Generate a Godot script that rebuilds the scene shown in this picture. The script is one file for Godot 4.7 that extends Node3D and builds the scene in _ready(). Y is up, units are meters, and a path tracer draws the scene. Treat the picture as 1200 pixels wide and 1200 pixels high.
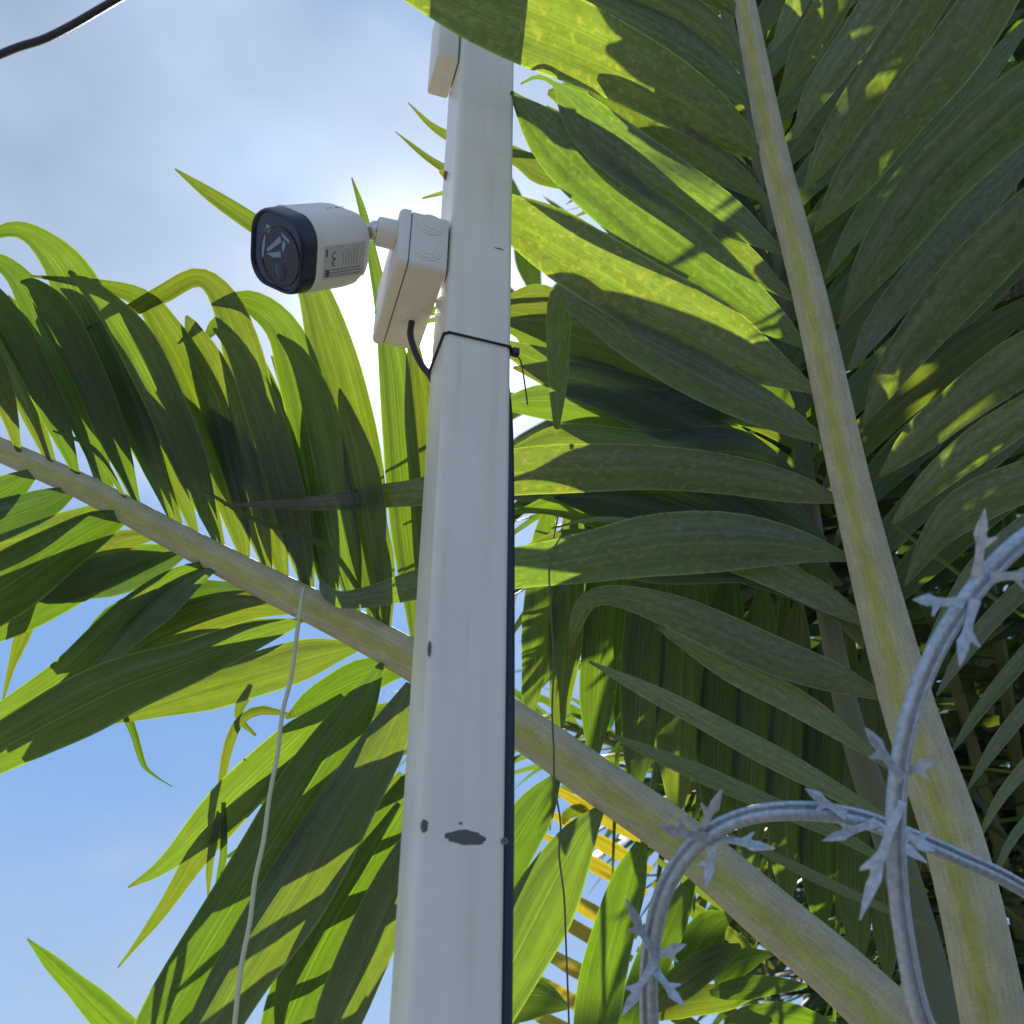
extends Node3D
# A white square post with a security camera on a junction box, seen from below
# against the sun through palm fronds, with razor wire in front.

const FOCAL := 1200.0                 # focal length in units of a 1200 wide picture
const PITCH := 31.5
const ROLL := 0.585
var eye := Vector3(0, 1.6, 0)
var fw: Vector3
var rt: Vector3
var up: Vector3
var sun_dir: Vector3
var mats := {}
var rng := RandomNumberGenerator.new()
var names := {}
var lean := Vector2(-28, 28)         # the range of tilts for leaflets that are not given one

func _ready():
	rng.seed = 7
	# ---------- camera, sky, sun, exposure
	var p := deg_to_rad(PITCH)
	var r := deg_to_rad(ROLL)
	fw = Vector3(0, sin(p), -cos(p))
	var u0 := Vector3(0, cos(p), sin(p))
	rt = Vector3.RIGHT * cos(r) + u0 * sin(r)
	up = u0 * cos(r) - Vector3.RIGHT * sin(r)
	var cam := Camera3D.new()
	cam.name = "camera"
	cam.transform = Transform3D(Basis(rt, up, -fw), eye)
	cam.fov = rad_to_deg(2.0 * atan(600.0 / FOCAL))
	cam.near = 0.05
	cam.far = 600.0
	var lens := CameraAttributesPhysical.new()
	lens.frustum_focal_length = 24.0
	lens.frustum_focus_distance = 1.35
	lens.frustum_near = 0.05
	lens.frustum_far = 600.0
	lens.exposure_aperture = 5.5
	cam.attributes = lens
	add_child(cam)
	sun_dir = (fw + rt * ((505.0 - 600.0) / FOCAL) + up * ((600.0 - 390.0) / FOCAL)).normalized()
	var env := Environment.new()
	env.background_mode = Environment.BG_SKY
	env.tonemap_mode = Environment.TONE_MAPPER_LINEAR
	env.tonemap_exposure = 1.6
	env.sdfgi_enabled = true
	env.ssao_enabled = true
	env.ssil_enabled = true
	var sky := Sky.new()
	var psm := PanoramaSkyMaterial.new()
	psm.panorama = sky_texture()
	sky.sky_material = psm
	env.sky = sky
	var we := WorldEnvironment.new()
	we.name = "world_environment"
	we.environment = env
	add_child(we)
	var sun := DirectionalLight3D.new()
	sun.name = "sun"
	sun.light_color = Color(1.0, 0.97, 0.91)
	sun.light_energy = 1.6
	sun.light_angular_distance = 0.53
	sun.shadow_enabled = true
	sun.look_at_from_position(Vector3.ZERO, -sun_dir, Vector3.UP)
	add_child(sun)
	make_materials()
	# ---------- setting
	build_ground()
	build_post()
	build_junction_box()
	build_security_camera()
	build_cables()
	build_main_palm()
	build_back_palms()
	build_razor_wire()
	build_strings()

# ======================================================================= helpers
func at(px: float, py: float, z: float) -> Vector3:   # a point z metres in front of the lens
	return eye + (fw + rt * ((px - 600.0) / FOCAL) + up * ((600.0 - py) / FOCAL)) * z

func numbered(n: String) -> String:
	var k: int = names.get(n, -1) + 1
	names[n] = k
	return n if k == 0 else "%s_%03d" % [n, k]

func thing(called: String, label: String, category: String, where := Vector3.ZERO, group := "") -> Node3D:
	var o := Node3D.new()
	o.name = numbered(called)
	o.position = where
	o.set_meta("label", label)
	o.set_meta("category", category)
	if group != "":
		o.set_meta("group", group)
	add_child(o)
	return o

func part(called: String, mesh: Mesh, m: Material, parent: Node3D) -> MeshInstance3D:
	var o := MeshInstance3D.new()
	o.name = called
	o.mesh = mesh
	o.material_override = m
	parent.add_child(o, true)
	return o

func spline(pts: Array, t: float):      # Catmull-Rom through an array of Vector3 / Vector4, t in 0..1
	var n := pts.size() - 1
	var f := clampf(t, 0.0, 1.0) * n
	var i := mini(int(f), n - 1)
	var k := f - i
	var b = pts[i]
	var c = pts[i + 1]
	var a = pts[i - 1] if i > 0 else b * 2.0 - c
	var d = pts[i + 2] if i + 2 <= n else c * 2.0 - b
	return 0.5 * ((b * 2.0) + (c - a) * k + (a * 2.0 - b * 5.0 + c * 4.0 - d) * k * k + (b * 3.0 - a - c * 3.0 + d) * k * k * k)

func grid_mesh(P: PackedVector3Array, UV: PackedVector2Array, nu: int, nv: int, CO := PackedColorArray()) -> ArrayMesh:
	# a sheet of nu x nv vertices with smooth normals
	var N := PackedVector3Array()
	N.resize(P.size())
	for j in nv:
		for i in nu:
			var a := P[j * nu + mini(i + 1, nu - 1)] - P[j * nu + maxi(i - 1, 0)]
			var b := P[mini(j + 1, nv - 1) * nu + i] - P[maxi(j - 1, 0) * nu + i]
			var n := a.cross(b)
			N[j * nu + i] = n.normalized() if n.length() > 1e-12 else Vector3.UP
	for j in [0, nv - 1]:      # the pinched ends take the normal of their neighbour
		var jj := 1 if j == 0 else nv - 2
		for i in nu:
			N[j * nu + i] = N[jj * nu + i]
	var I := PackedInt32Array()
	for j in nv - 1:
		for i in nu - 1:
			var a := j * nu + i
			I.append_array([a, a + nu, a + 1, a + 1, a + nu, a + nu + 1])
	var arr := []
	arr.resize(Mesh.ARRAY_MAX)
	arr[Mesh.ARRAY_VERTEX] = P
	arr[Mesh.ARRAY_NORMAL] = N
	arr[Mesh.ARRAY_TEX_UV] = UV
	arr[Mesh.ARRAY_INDEX] = I
	if CO.size():
		arr[Mesh.ARRAY_COLOR] = CO
	var m := ArrayMesh.new()
	m.add_surface_from_arrays(Mesh.PRIMITIVE_TRIANGLES, arr)
	return m

# A leaf blade along pts (x, y, z, half width in w), its face turned `tilt` degrees from `face` (or from the lens).
func blade(pts: Array, tilt: float, fold: float, face := Vector3.ZERO, twist := 0.0, cols := 13) -> ArrayMesh:
	var length := 0.0
	for i in pts.size() - 1:
		length += Vector3(pts[i].x, pts[i].y, pts[i].z).distance_to(Vector3(pts[i + 1].x, pts[i + 1].y, pts[i + 1].z))
	var nv := clampi(int(length / 0.022), 12, 34)
	var P := PackedVector3Array()
	var UV := PackedVector2Array()
	var CO := PackedColorArray()
	var last := Vector3.ZERO
	var along := 0.0
	var prev := Vector3.ZERO
	var v0 := rng.randf() * 3.0
	var wob := rng.randf() * TAU
	var dry_from := rng.randf_range(0.9, 0.985)
	for j in nv:
		var t := float(j) / (nv - 1)
		var q: Vector4 = spline(pts, t)
		var c := Vector3(q.x, q.y, q.z)
		var q2: Vector4 = spline(pts, minf(t + 0.01, 1.0))
		var q1: Vector4 = spline(pts, maxf(t - 0.01, 0.0))
		var T := (Vector3(q2.x, q2.y, q2.z) - Vector3(q1.x, q1.y, q1.z)).normalized()
		var v := (c - eye).normalized() if face == Vector3.ZERO else face
		var s := T.cross(v)
		if s.length() < 0.15 and last != Vector3.ZERO:
			s = last - T * last.dot(T)
		s = s.normalized()
		if last != Vector3.ZERO:
			if s.dot(last) < 0.0:
				s = -s
			s = (s * 0.5 + last * 0.5)
			s = (s - T * s.dot(T)).normalized()
		last = s
		var a := deg_to_rad(tilt + twist * t)
		var n := s.cross(T)
		var S := s * cos(a) + n * sin(a)
		var NN := n * cos(a) - s * sin(a)
		var w := maxf(q.w, 0.0006) * (1.0 + 0.05 * sin(t * 17.0 + wob * 3.0)) / maxf(cos(deg_to_rad(tilt)), 0.35)
		if j > 0:
			along += c.distance_to(prev)
		prev = c
		for i in cols:
			var u := float(i) / (cols - 1) * 2.0 - 1.0
			var ripple := 0.05 * cos(u * PI * 3.0) + 0.05 * absf(u) * sin(t * 9.0 + wob + u * 1.3)
			P.append(c + S * (u * w) + NN * (w * (fold * (absf(u) - 0.5) + ripple)))
			UV.append(Vector2(u * 0.5 + 0.5, along * 1.6 + v0))
			var dry := smoothstep(dry_from, 1.0, t + 0.02 * sin(u * 7.0 + wob)) 
			CO.append(Color(1, 1, 1).lerp(Color(0.95, 0.55, 0.4), dry))
	return grid_mesh(P, UV, cols, nv, CO)

# A tube with the cross-section `prof` (x across, y towards `face`) swept along pts (w = scale of the profile)
func sweep(pts: Array, prof: PackedVector2Array, nv: int, face := Vector3.ZERO, vscale := 2.0) -> ArrayMesh:
	var P := PackedVector3Array()
	var UV := PackedVector2Array()
	var nu := prof.size() + 1
	var along := 0.0
	var prev := Vector3.ZERO
	var last := Vector3.ZERO
	for j in nv:
		var t := float(j) / (nv - 1)
		var q: Vector4 = spline(pts, t)
		var c := Vector3(q.x, q.y, q.z)
		var q2: Vector4 = spline(pts, minf(t + 0.01, 1.0))
		var q1: Vector4 = spline(pts, maxf(t - 0.01, 0.0))
		var T := (Vector3(q2.x, q2.y, q2.z) - Vector3(q1.x, q1.y, q1.z)).normalized()
		var v := (eye - c).normalized() if face == Vector3.ZERO else face
		var s := v.cross(T)
		if last != Vector3.ZERO and (s.length() < 0.1 or s.dot(last) < 0.0):
			s = last - T * last.dot(T)
		s = s.normalized()
		last = s
		var n := T.cross(s)
		if j > 0:
			along += c.distance_to(prev)
		prev = c
		for i in nu:
			var k := prof[i % prof.size()]
			P.append(c + s * (k.x * q.w) + n * (k.y * q.w))
			UV.append(Vector2(float(i) / (nu - 1), along * vscale))
	var m := grid_mesh(P, UV, nu, nv)
	return m

func ring(n: int, rx := 1.0, ry := 1.0) -> PackedVector2Array:
	var out := PackedVector2Array()
	for i in n:
		var a := TAU * i / n - PI / 2.0
		out.append(Vector2(cos(a) * rx, sin(a) * ry))
	return out

func rounded(hx: float, hy: float, rad: float, steps := 5) -> PackedVector2Array:
	var out := PackedVector2Array()
	for k in 4:
		var cx: float = (hx - rad) * [1, -1, -1, 1][k]
		var cy: float = (hy - rad) * [1, 1, -1, -1][k]
		for i in steps + 1:
			var a := PI / 2.0 * (k + float(i) / steps)
			out.append(Vector2(cx + cos(a) * rad, cy + sin(a) * rad))
	return out

# Rings of an outline lofted along z: each layer is [z, scale or outline]; the ends are closed
func loft(layers: Array, x: Vector3, y: Vector3, z: Vector3, o: Vector3, smooth := true) -> ArrayMesh:
	var st := SurfaceTool.new()
	st.begin(Mesh.PRIMITIVE_TRIANGLES)
	var n: int = layers[0][1].size()
	var R := []
	for l in layers:
		var row := []
		for k in l[1]:
			row.append(o + x * k.x + y * k.y + z * float(l[0]))
		R.append(row)
	for j in R.size() - 1:
		st.set_smooth_group(j if not smooth else 0)
		for i in n:
			var i2 := (i + 1) % n
			for v in [R[j][i], R[j + 1][i], R[j][i2], R[j][i2], R[j + 1][i], R[j + 1][i2]]:
				st.add_vertex(v)
	for e in [0, R.size() - 1]:
		st.set_smooth_group(100 + e)
		var mid := Vector3.ZERO
		for v in R[e]:
			mid += v
		mid /= n
		for i in n:
			var i2 := (i + 1) % n
			if e == 0:
				for v in [mid, R[e][i], R[e][i2]]:
					st.add_vertex(v)
			else:
				for v in [mid, R[e][i2], R[e][i]]:
					st.add_vertex(v)
	st.index()
	st.generate_normals()
	return st.commit()

func scaled(o: PackedVector2Array, k: float) -> PackedVector2Array:
	var out := PackedVector2Array()
	for v in o:
		out.append(v * k)
	return out

func cable(pts: Array, rad: float, nv := 40, sides := 10) -> ArrayMesh:
	var q := []
	for v in pts:
		q.append(Vector4(v.x, v.y, v.z, rad))
	return sweep(q, ring(sides), nv, Vector3(0.31, 0.2, 0.93).normalized())

# ======================================================================= materials
func lin(r: float, g: float, b: float) -> Color:
	return Color(r, g, b).linear_to_srgb()

func plain(r: float, g: float, b: float, rough := 0.6, metal := 0.0) -> StandardMaterial3D:
	var m := StandardMaterial3D.new()
	m.albedo_color = lin(r, g, b)
	m.roughness = rough
	m.metallic = metal
	return m

func noise(freq: float, sd: int, oct := 4) -> FastNoiseLite:
	var n := FastNoiseLite.new()
	n.noise_type = FastNoiseLite.TYPE_SIMPLEX_SMOOTH
	n.frequency = freq
	n.seed = sd
	n.fractal_octaves = oct
	return n

func byte_texture(w: int, h: int, f: Callable) -> ImageTexture:
	var b := PackedByteArray()
	b.resize(w * h * 3)
	for y in h:
		for x in w:
			var c: Color = (f as Callable).call(x, y)
			c = c.linear_to_srgb()
			var k := (y * w + x) * 3
			b[k] = clampi(int(c.r * 255.0), 0, 255)
			b[k + 1] = clampi(int(c.g * 255.0), 0, 255)
			b[k + 2] = clampi(int(c.b * 255.0), 0, 255)
	return ImageTexture.create_from_image(Image.create_from_data(w, h, false, Image.FORMAT_RGB8, b))

func leaf_texture(sd: int, base: Vector3, spots: float, veins: float) -> ImageTexture:
	var w := 160
	var h := 512
	var vein := noise(0.16, sd, 2)
	var fine := noise(0.45, sd + 5, 1)
	var mott := noise(0.02, sd + 1, 4)
	var spot := noise(0.045, sd + 2, 4)
	var stripe := PackedFloat32Array()
	for x in w:
		var u := float(x) / (w - 1) * 2.0 - 1.0
		var s := 1.0 + veins * (vein.get_noise_1d(x) * 0.9 + fine.get_noise_1d(x) * 0.5)
		s += 0.4 * exp(-pow(u / 0.022, 2.0)) + 0.10 * exp(-pow((absf(u) - 0.5) / 0.02, 2.0))
		s += 0.75 * smoothstep(0.93, 0.99, absf(u))
		stripe.append(s)
	return byte_texture(w, h, func(x: int, y: int) -> Color:
		var ang := float(y) / h * TAU        # wraps along the blade
		var cx := cos(ang) * h / TAU * 2.4
		var cy := sin(ang) * h / TAU * 2.4
		var m := mott.get_noise_3d(x * 1.5, cx * 0.35, cy * 0.35)
		var k: float = stripe[x] * (1.0 + 0.2 * m)
		var c := base * k
		var sp := spot.get_noise_3d(x + 90, cx * 0.8, cy * 0.8)
		if spots > 0.0:
			var a := smoothstep(0.16, 0.5, sp) * spots
			c = c.lerp(Vector3(base.x * 1.65, base.y * 1.25, base.z * 1.3), a)
			var d := smoothstep(0.25, 0.5, -sp) * spots
			c = c.lerp(Vector3(base.x * 0.85, base.y * 0.78, base.z * 0.8), d)
		return Color(c.x, c.y, c.z))

func leaf_material(tex: Texture2D, hue: Vector3, through: float, tint := Color.WHITE, rough := 0.42) -> StandardMaterial3D:
	var m := StandardMaterial3D.new()
	m.albedo_texture = tex
	m.albedo_color = tint
	m.vertex_color_use_as_albedo = true
	m.roughness = rough
	m.metallic_specular = 0.7
	m.cull_mode = BaseMaterial3D.CULL_DISABLED
	m.backlight_enabled = true
	m.backlight = lin(hue.x * through, hue.y * through, hue.z * through)
	return m

func make_materials():
	var g := Vector3(0.138, 0.188, 0.195)
	var t1 := leaf_texture(11, g, 0.15, 0.26)
	var t2 := leaf_texture(23, g, 0.3, 0.4)
	var t3 := leaf_texture(37, Vector3(0.222, 0.264, 0.29), 1.0, 0.22)
	var t4 := leaf_texture(41, Vector3(0.216, 0.258, 0.28), 0.8, 0.26)
	var ty := leaf_texture(53, Vector3(0.42, 0.38, 0.13), 0.3, 0.5)
	var hue := Vector3(0.84, 1.0, 0.04)
	mats.leaf = []
	for k in 4:
		mats.leaf.append(leaf_material([t1, t2][k % 2], hue * Vector3([1.0, 1.12, 0.9, 1.2][k], 1, 1), [1.56, 1.50, 1.60, 1.52][k], Color(1, 1, 1).darkened([0.0, 0.03, 0.08, 0.05][k])))
	mats.old = []
	for k in 3:
		mats.old.append(leaf_material([t3, t4, t3][k], hue * Vector3([0.98, 0.82, 1.0][k], 1, 1), 1.36, Color(1, 1, 1).darkened([0.0, 0.04, 0.08][k]), 0.5))
	mats.leaf_shade = []  # leaf textures tinted darker, background shade put into the colour
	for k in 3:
		mats.leaf_shade.append(leaf_material([t1, t2, t1][k], hue * Vector3([0.85, 0.95, 0.9][k], 1, 1), [1.1, 1.2, 1.0][k], Color(0.72, 0.74, 0.72).darkened(0.06 * k), 0.5))
	mats.leaf_shade.append(mats.leaf[0])
	mats.leaf_shade.append(mats.leaf[3])
	mats.gloss = leaf_material(t1, hue, 1.0, Color(0.85, 0.92, 0.95), 0.25)
	mats.yellow = leaf_material(ty, Vector3(1.0, 0.92, 0.03), 0.95, Color(1, 1, 1), 0.5)
	mats.young = leaf_material(t2, Vector3(0.74, 1.0, 0.015), 1.6, Color(1, 1, 1), 0.4)
	# rachis: grey scurf with a yellow-green stripe
	var rn := noise(0.09, 71, 4)
	var rs := noise(0.5, 72, 2)
	var rl := noise(0.02, 73, 3)
	var rt_tex := byte_texture(128, 512, func(x: int, y: int) -> Color:
		var u := float(x) / 127.0
		var s := exp(-pow((u - 0.53 + 0.02 * rl.get_noise_2d(3, y)) / 0.055, 2.0))
		var c := Vector3(0.44, 0.435, 0.30).lerp(Vector3(0.43, 0.44, 0.10), clampf(s * 0.95, 0, 1))
		c *= 1.0 + 0.14 * rn.get_noise_2d(x * 3.0, y * 0.2) * 1.6 + 0.16 * rl.get_noise_2d(x, y)
		if rs.get_noise_2d(x, y) > 0.42:
			c *= 0.72
		return Color(c.x, c.y, c.z))
	mats.rachis = StandardMaterial3D.new()
	mats.rachis.albedo_texture = rt_tex
	mats.rachis.roughness = 0.65
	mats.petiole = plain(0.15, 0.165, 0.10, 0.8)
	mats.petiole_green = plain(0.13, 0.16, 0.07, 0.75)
	# white painted steel
	var pn := noise(0.012, 81, 4)
	var pf := noise(0.2, 82, 2)
	var ptex := byte_texture(256, 256, func(x: int, y: int) -> Color:
		var k := 0.74 + 0.06 * pn.get_noise_2d(x, y) + 0.012 * pf.get_noise_2d(x, y)
		var st := smoothstep(0.1, 0.6, pn.get_noise_2d(x * 7.0, y * 0.5 + 300.0)) * 0.06
		return Color(k * (1.0 - st), k * (0.97 - st * 1.1), k * (0.865 - st * 1.4)))
	mats.paint = StandardMaterial3D.new()
	mats.paint.albedo_texture = ptex
	mats.paint.roughness = 0.33
	mats.paint.uv1_triplanar = true
	mats.paint.uv1_scale = Vector3(1.7, 1.1, 1.7)
	mats.chip = plain(0.10, 0.10, 0.105, 0.7)
	mats.chip_rim = plain(0.3, 0.29, 0.27, 0.8)
	mats.plastic = plain(0.72, 0.70, 0.65, 0.45)
	mats.plastic_cam = plain(0.74, 0.73, 0.69, 0.42)
	mats.seam = plain(0.22, 0.21, 0.2, 0.8)
	mats.navy = plain(0.012, 0.017, 0.045, 0.3)
	mats.face = plain(0.008, 0.03, 0.10, 0.2)
	mats.glass_reflection = plain(0.16, 0.29, 0.46, 0.35)  # pale blue standing in for sky mirrored in the glass
	mats.steel = plain(0.6, 0.58, 0.55, 0.25, 1.0)
	mats.cable = plain(0.022, 0.02, 0.03, 0.5)
	mats.cable_blue = plain(0.006, 0.011, 0.045, 0.4)
	mats.twine = plain(0.55, 0.58, 0.42, 0.9)
	mats.vine = plain(0.15, 0.12, 0.10, 0.8)
	var zn := noise(0.06, 91, 4)
	var ztex := byte_texture(256, 256, func(x: int, y: int) -> Color:
		var k := 0.50 + 0.24 * zn.get_noise_2d(x, y)
		return Color(k * 0.84, k, k * 1.2))
	mats.zinc = StandardMaterial3D.new()
	mats.zinc.albedo_texture = ztex
	mats.zinc.metallic = 0.55
	mats.zinc.roughness = 0.55
	mats.zinc.uv1_triplanar = true
	mats.zinc.uv1_scale = Vector3(9, 9, 9)

# ======================================================================= sky
func sky_texture() -> ImageTexture:
	var w := 1280
	var h := 640
	var im := Image.create(w, h, false, Image.FORMAT_RGBF)
	var n1 := noise(1.5, 5, 5)
	var n2 := noise(4.5, 9, 4)
	for y in h:
		var phi := PI * (y + 0.5) / h
		for x in w:
			var az := TAU * (x + 0.5) / w
			var d := Vector3(sin(az) * sin(phi), cos(phi), -cos(az) * sin(phi))
			var e := maxf(d.y, 0.0)
			var c := Vector3(0.27, 0.38, 0.55).lerp(Vector3(0.150, 0.275, 0.515), smoothstep(0.0, 0.35, e))
			c = c.lerp(Vector3(0.125, 0.22, 0.42), smoothstep(0.5, 1.0, e))
			var th := rad_to_deg(acos(clampf(d.dot(sun_dir), -1.0, 1.0)))
			var cl := n1.get_noise_3d(d.x, d.y * 1.3, d.z) + 0.55 * n2.get_noise_3d(d.x, d.y * 1.5, d.z)
			var cover := smoothstep(-0.75, 0.75, cl * 1.2 + 1.15 * (smoothstep(0.22, 0.6, e) - 0.6)) * 0.9
			var glow := exp(-th / 22.0)
			var lump := 1.0 + 0.26 * n2.get_noise_3d(d.x * 0.8 + 3.0, d.y * 1.6, d.z * 0.8) + 0.14 * n1.get_noise_3d(d.x + 7.0, d.y, d.z)
			var cc := Vector3(0.30, 0.375, 0.50) * (0.82 + 0.40 * glow) * lump
			c = c.lerp(cc, cover)
			var a := 4.2 * exp(-th / 2.35) + 0.16 * exp(-th / 9.0)
			c += Vector3(1.0, 0.97, 0.92) * a
			im.set_pixel(x, y, Color(c.x, c.y, c.z))
	return ImageTexture.create_from_image(im)

# ======================================================================= ground
func build_ground():
	var gn := noise(0.03, 33, 5)
	var tex := byte_texture(256, 256, func(x: int, y: int) -> Color:
		var k := 0.20 + 0.06 * gn.get_noise_2d(x, y)
		return Color(k, k * 0.87, k * 0.66))
	var m := StandardMaterial3D.new()
	m.albedo_texture = tex
	m.roughness = 0.9
	m.uv1_triplanar = true
	m.uv1_world_triplanar = true
	m.uv1_scale = Vector3(0.3, 0.3, 0.3)
	var pm := PlaneMesh.new()
	pm.size = Vector2(900, 900)
	var o := MeshInstance3D.new()
	o.name = "ground"
	o.mesh = pm
	o.material_override = m
	o.set_meta("kind", "structure")
	o.set_meta("label", "pale dusty concrete ground around the white post")
	o.set_meta("category", "ground")
	add_child(o)

# ======================================================================= post
var post_c := Vector3(-0.0524, 0, -0.955)
var ex := Vector3(cos(deg_to_rad(17.0)), 0, -sin(deg_to_rad(17.0)))
var ez := Vector3(sin(deg_to_rad(17.0)), 0, cos(deg_to_rad(17.0)))

func pl(x: float, y: float, z: float) -> Vector3:     # a point in the post's own axes
	return post_c + ex * x + ez * z + Vector3.UP * y

func build_post():
	var t := thing("steel_post", "white painted square steel post with chipped paint and a camera box", "post", post_c)
	t.basis = Basis(ex, Vector3.UP, ez)
	var o := rounded(0.04, 0.04, 0.0075, 6)
	part("tube", loft([[0.0, o], [3.0, o]], Vector3.RIGHT, Vector3.BACK, Vector3.UP, Vector3.ZERO), mats.paint, t)
	part("cap", loft([[3.0, scaled(o, 1.03)], [3.012, scaled(o, 1.03)], [3.016, scaled(o, 0.97)]], Vector3.RIGHT, Vector3.BACK, Vector3.UP, Vector3.ZERO), mats.paint, t)
	# short square arm stub at the head of the post
	var b := rounded(0.0155, 0.034, 0.004, 3)
	part("bracket", loft([[2.917, scaled(b, 0.97)], [2.92, b], [3.06, b], [3.063, scaled(b, 0.97)]], Vector3.RIGHT, Vector3.BACK, Vector3.UP, Vector3(-0.057, 0, -0.002)), mats.paint, t)
	# paint chips on the front face
	for c in [[0.0030, 1.826, 0.0185, 0.0062, 4], [-0.0345, 1.833, 0.0028, 0.0055, 9], [0.0385, 1.826, 0.0028, 0.0022, 15], [0.022, 2.553, 0.006, 0.0008, 21], [-0.002, 1.838, 0.0013, 0.001, 29], [-0.0388, 2.0, 0.0012, 0.008, 34]]:
		part("chip_rim", chip_mesh(c[0], c[1], c[2] + 0.0009, c[3] + 0.0006, c[4], 0.0002), mats.chip_rim, t)
		part("paint_chip", chip_mesh(c[0], c[1], c[2], c[3], c[4]), mats.chip, t)

func chip_mesh(x: float, y: float, rx: float, ry: float, sd: int, low := 0.0) -> ArrayMesh:
	var n := noise(1.1, sd, 3)
	var a := PackedVector2Array()
	for i in 28:
		var k := TAU * i / 28.0
		var s := 1.0 + 0.26 * n.get_noise_2d(cos(k) * 1.4, sin(k) * 1.4)
		a.append(Vector2(x + cos(k) * rx * s, y + sin(k) * ry * s))
	var mid := Vector2(x, y)
	var b := PackedVector2Array()
	for v in a:
		b.append(mid + (v - mid) * 0.93)
	return loft([[0.0395, a], [0.0401 - low, a], [0.0403 - low, b]], Vector3.RIGHT, Vector3.UP, Vector3.BACK, Vector3.ZERO, false)

# ======================================================================= junction box
func build_junction_box():
	var o := pl(-0.0672, 2.541, -0.040)
	var t := thing("junction_box", "white plastic junction box screwed to the left side of the post", "junction box", o)
	t.basis = Basis(ez, Vector3.UP, -ex)      # local x along the box, y up, z out of the post
	# base: local z from -0.024 (post side) to 0.024
	var ol := rounded(0.079, 0.047, 0.009, 5)
	part("base", loft([[-0.024, scaled(ol, 0.985)], [-0.021, ol], [0.0225, ol]], Vector3.RIGHT, Vector3.UP, Vector3.BACK, Vector3.ZERO), mats.plastic, t)
	var s := rounded(0.0775, 0.0455, 0.008, 5)
	part("seal", loft([[0.0225, s], [0.0243, s]], Vector3.RIGHT, Vector3.UP, Vector3.BACK, Vector3.ZERO), mats.seam, t)
	var l := rounded(0.0805, 0.0485, 0.010, 5)
	part("lid", loft([[0.0243, l], [0.033, l], [0.0365, scaled(l, 0.975)], [0.0378, scaled(l, 0.94)]], Vector3.RIGHT, Vector3.UP, Vector3.BACK, Vector3.ZERO), mats.plastic, t)
	# knock-out discs on the end that faces the lens, and on the underside
	var cr := ring(28)
	for k in [[0.026, 0.016, 0.0006], [-0.018, 0.022, 0.0]]:
		var c := Vector3(0.079, k[0], 0.0 - k[2])
		for q in [[1.0, 0.0, 0.0012], [0.80, 0.0012, 0.0022], [0.52, 0.0022, 0.0030]]:
			part("knockout", loft([[q[1], scaled(cr, 0.0175 * q[0])], [q[2], scaled(cr, 0.0168 * q[0])]], Vector3.BACK, Vector3.UP, Vector3.RIGHT, c, false), mats.plastic, t)
	var gc := Vector3(-0.012, -0.047, -0.001)
	for q in [[0.0225, 0.0, 0.0018], [0.0185, 0.0018, 0.0034], [0.0125, 0.0034, 0.008]]:
		part("gland", loft([[q[1], scaled(cr, q[0])], [q[2], scaled(cr, q[0] * 0.94)]], Vector3.BACK, Vector3.RIGHT, Vector3.DOWN, gc, false), mats.plastic, t)
	for sx in [-1, 1]:
		var sc := Vector3(0.066 * sx, 0.0, 0.0378)
		part("screw", loft([[-0.001, scaled(cr, 0.0042)], [0.0012, scaled(cr, 0.0042)], [0.0018, scaled(cr, 0.003)]], Vector3.RIGHT, Vector3.UP, Vector3.BACK, sc, false), mats.steel, t)
	# mounting tab towards the post
	part("mounting_tab", loft([[-0.030, rounded(0.012, 0.008, 0.002, 3)], [-0.0245, rounded(0.012, 0.008, 0.002, 3)]], Vector3.RIGHT, Vector3.UP, Vector3.BACK, Vector3(0.05, 0.052, 0.0)), mats.plastic, t)

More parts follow.
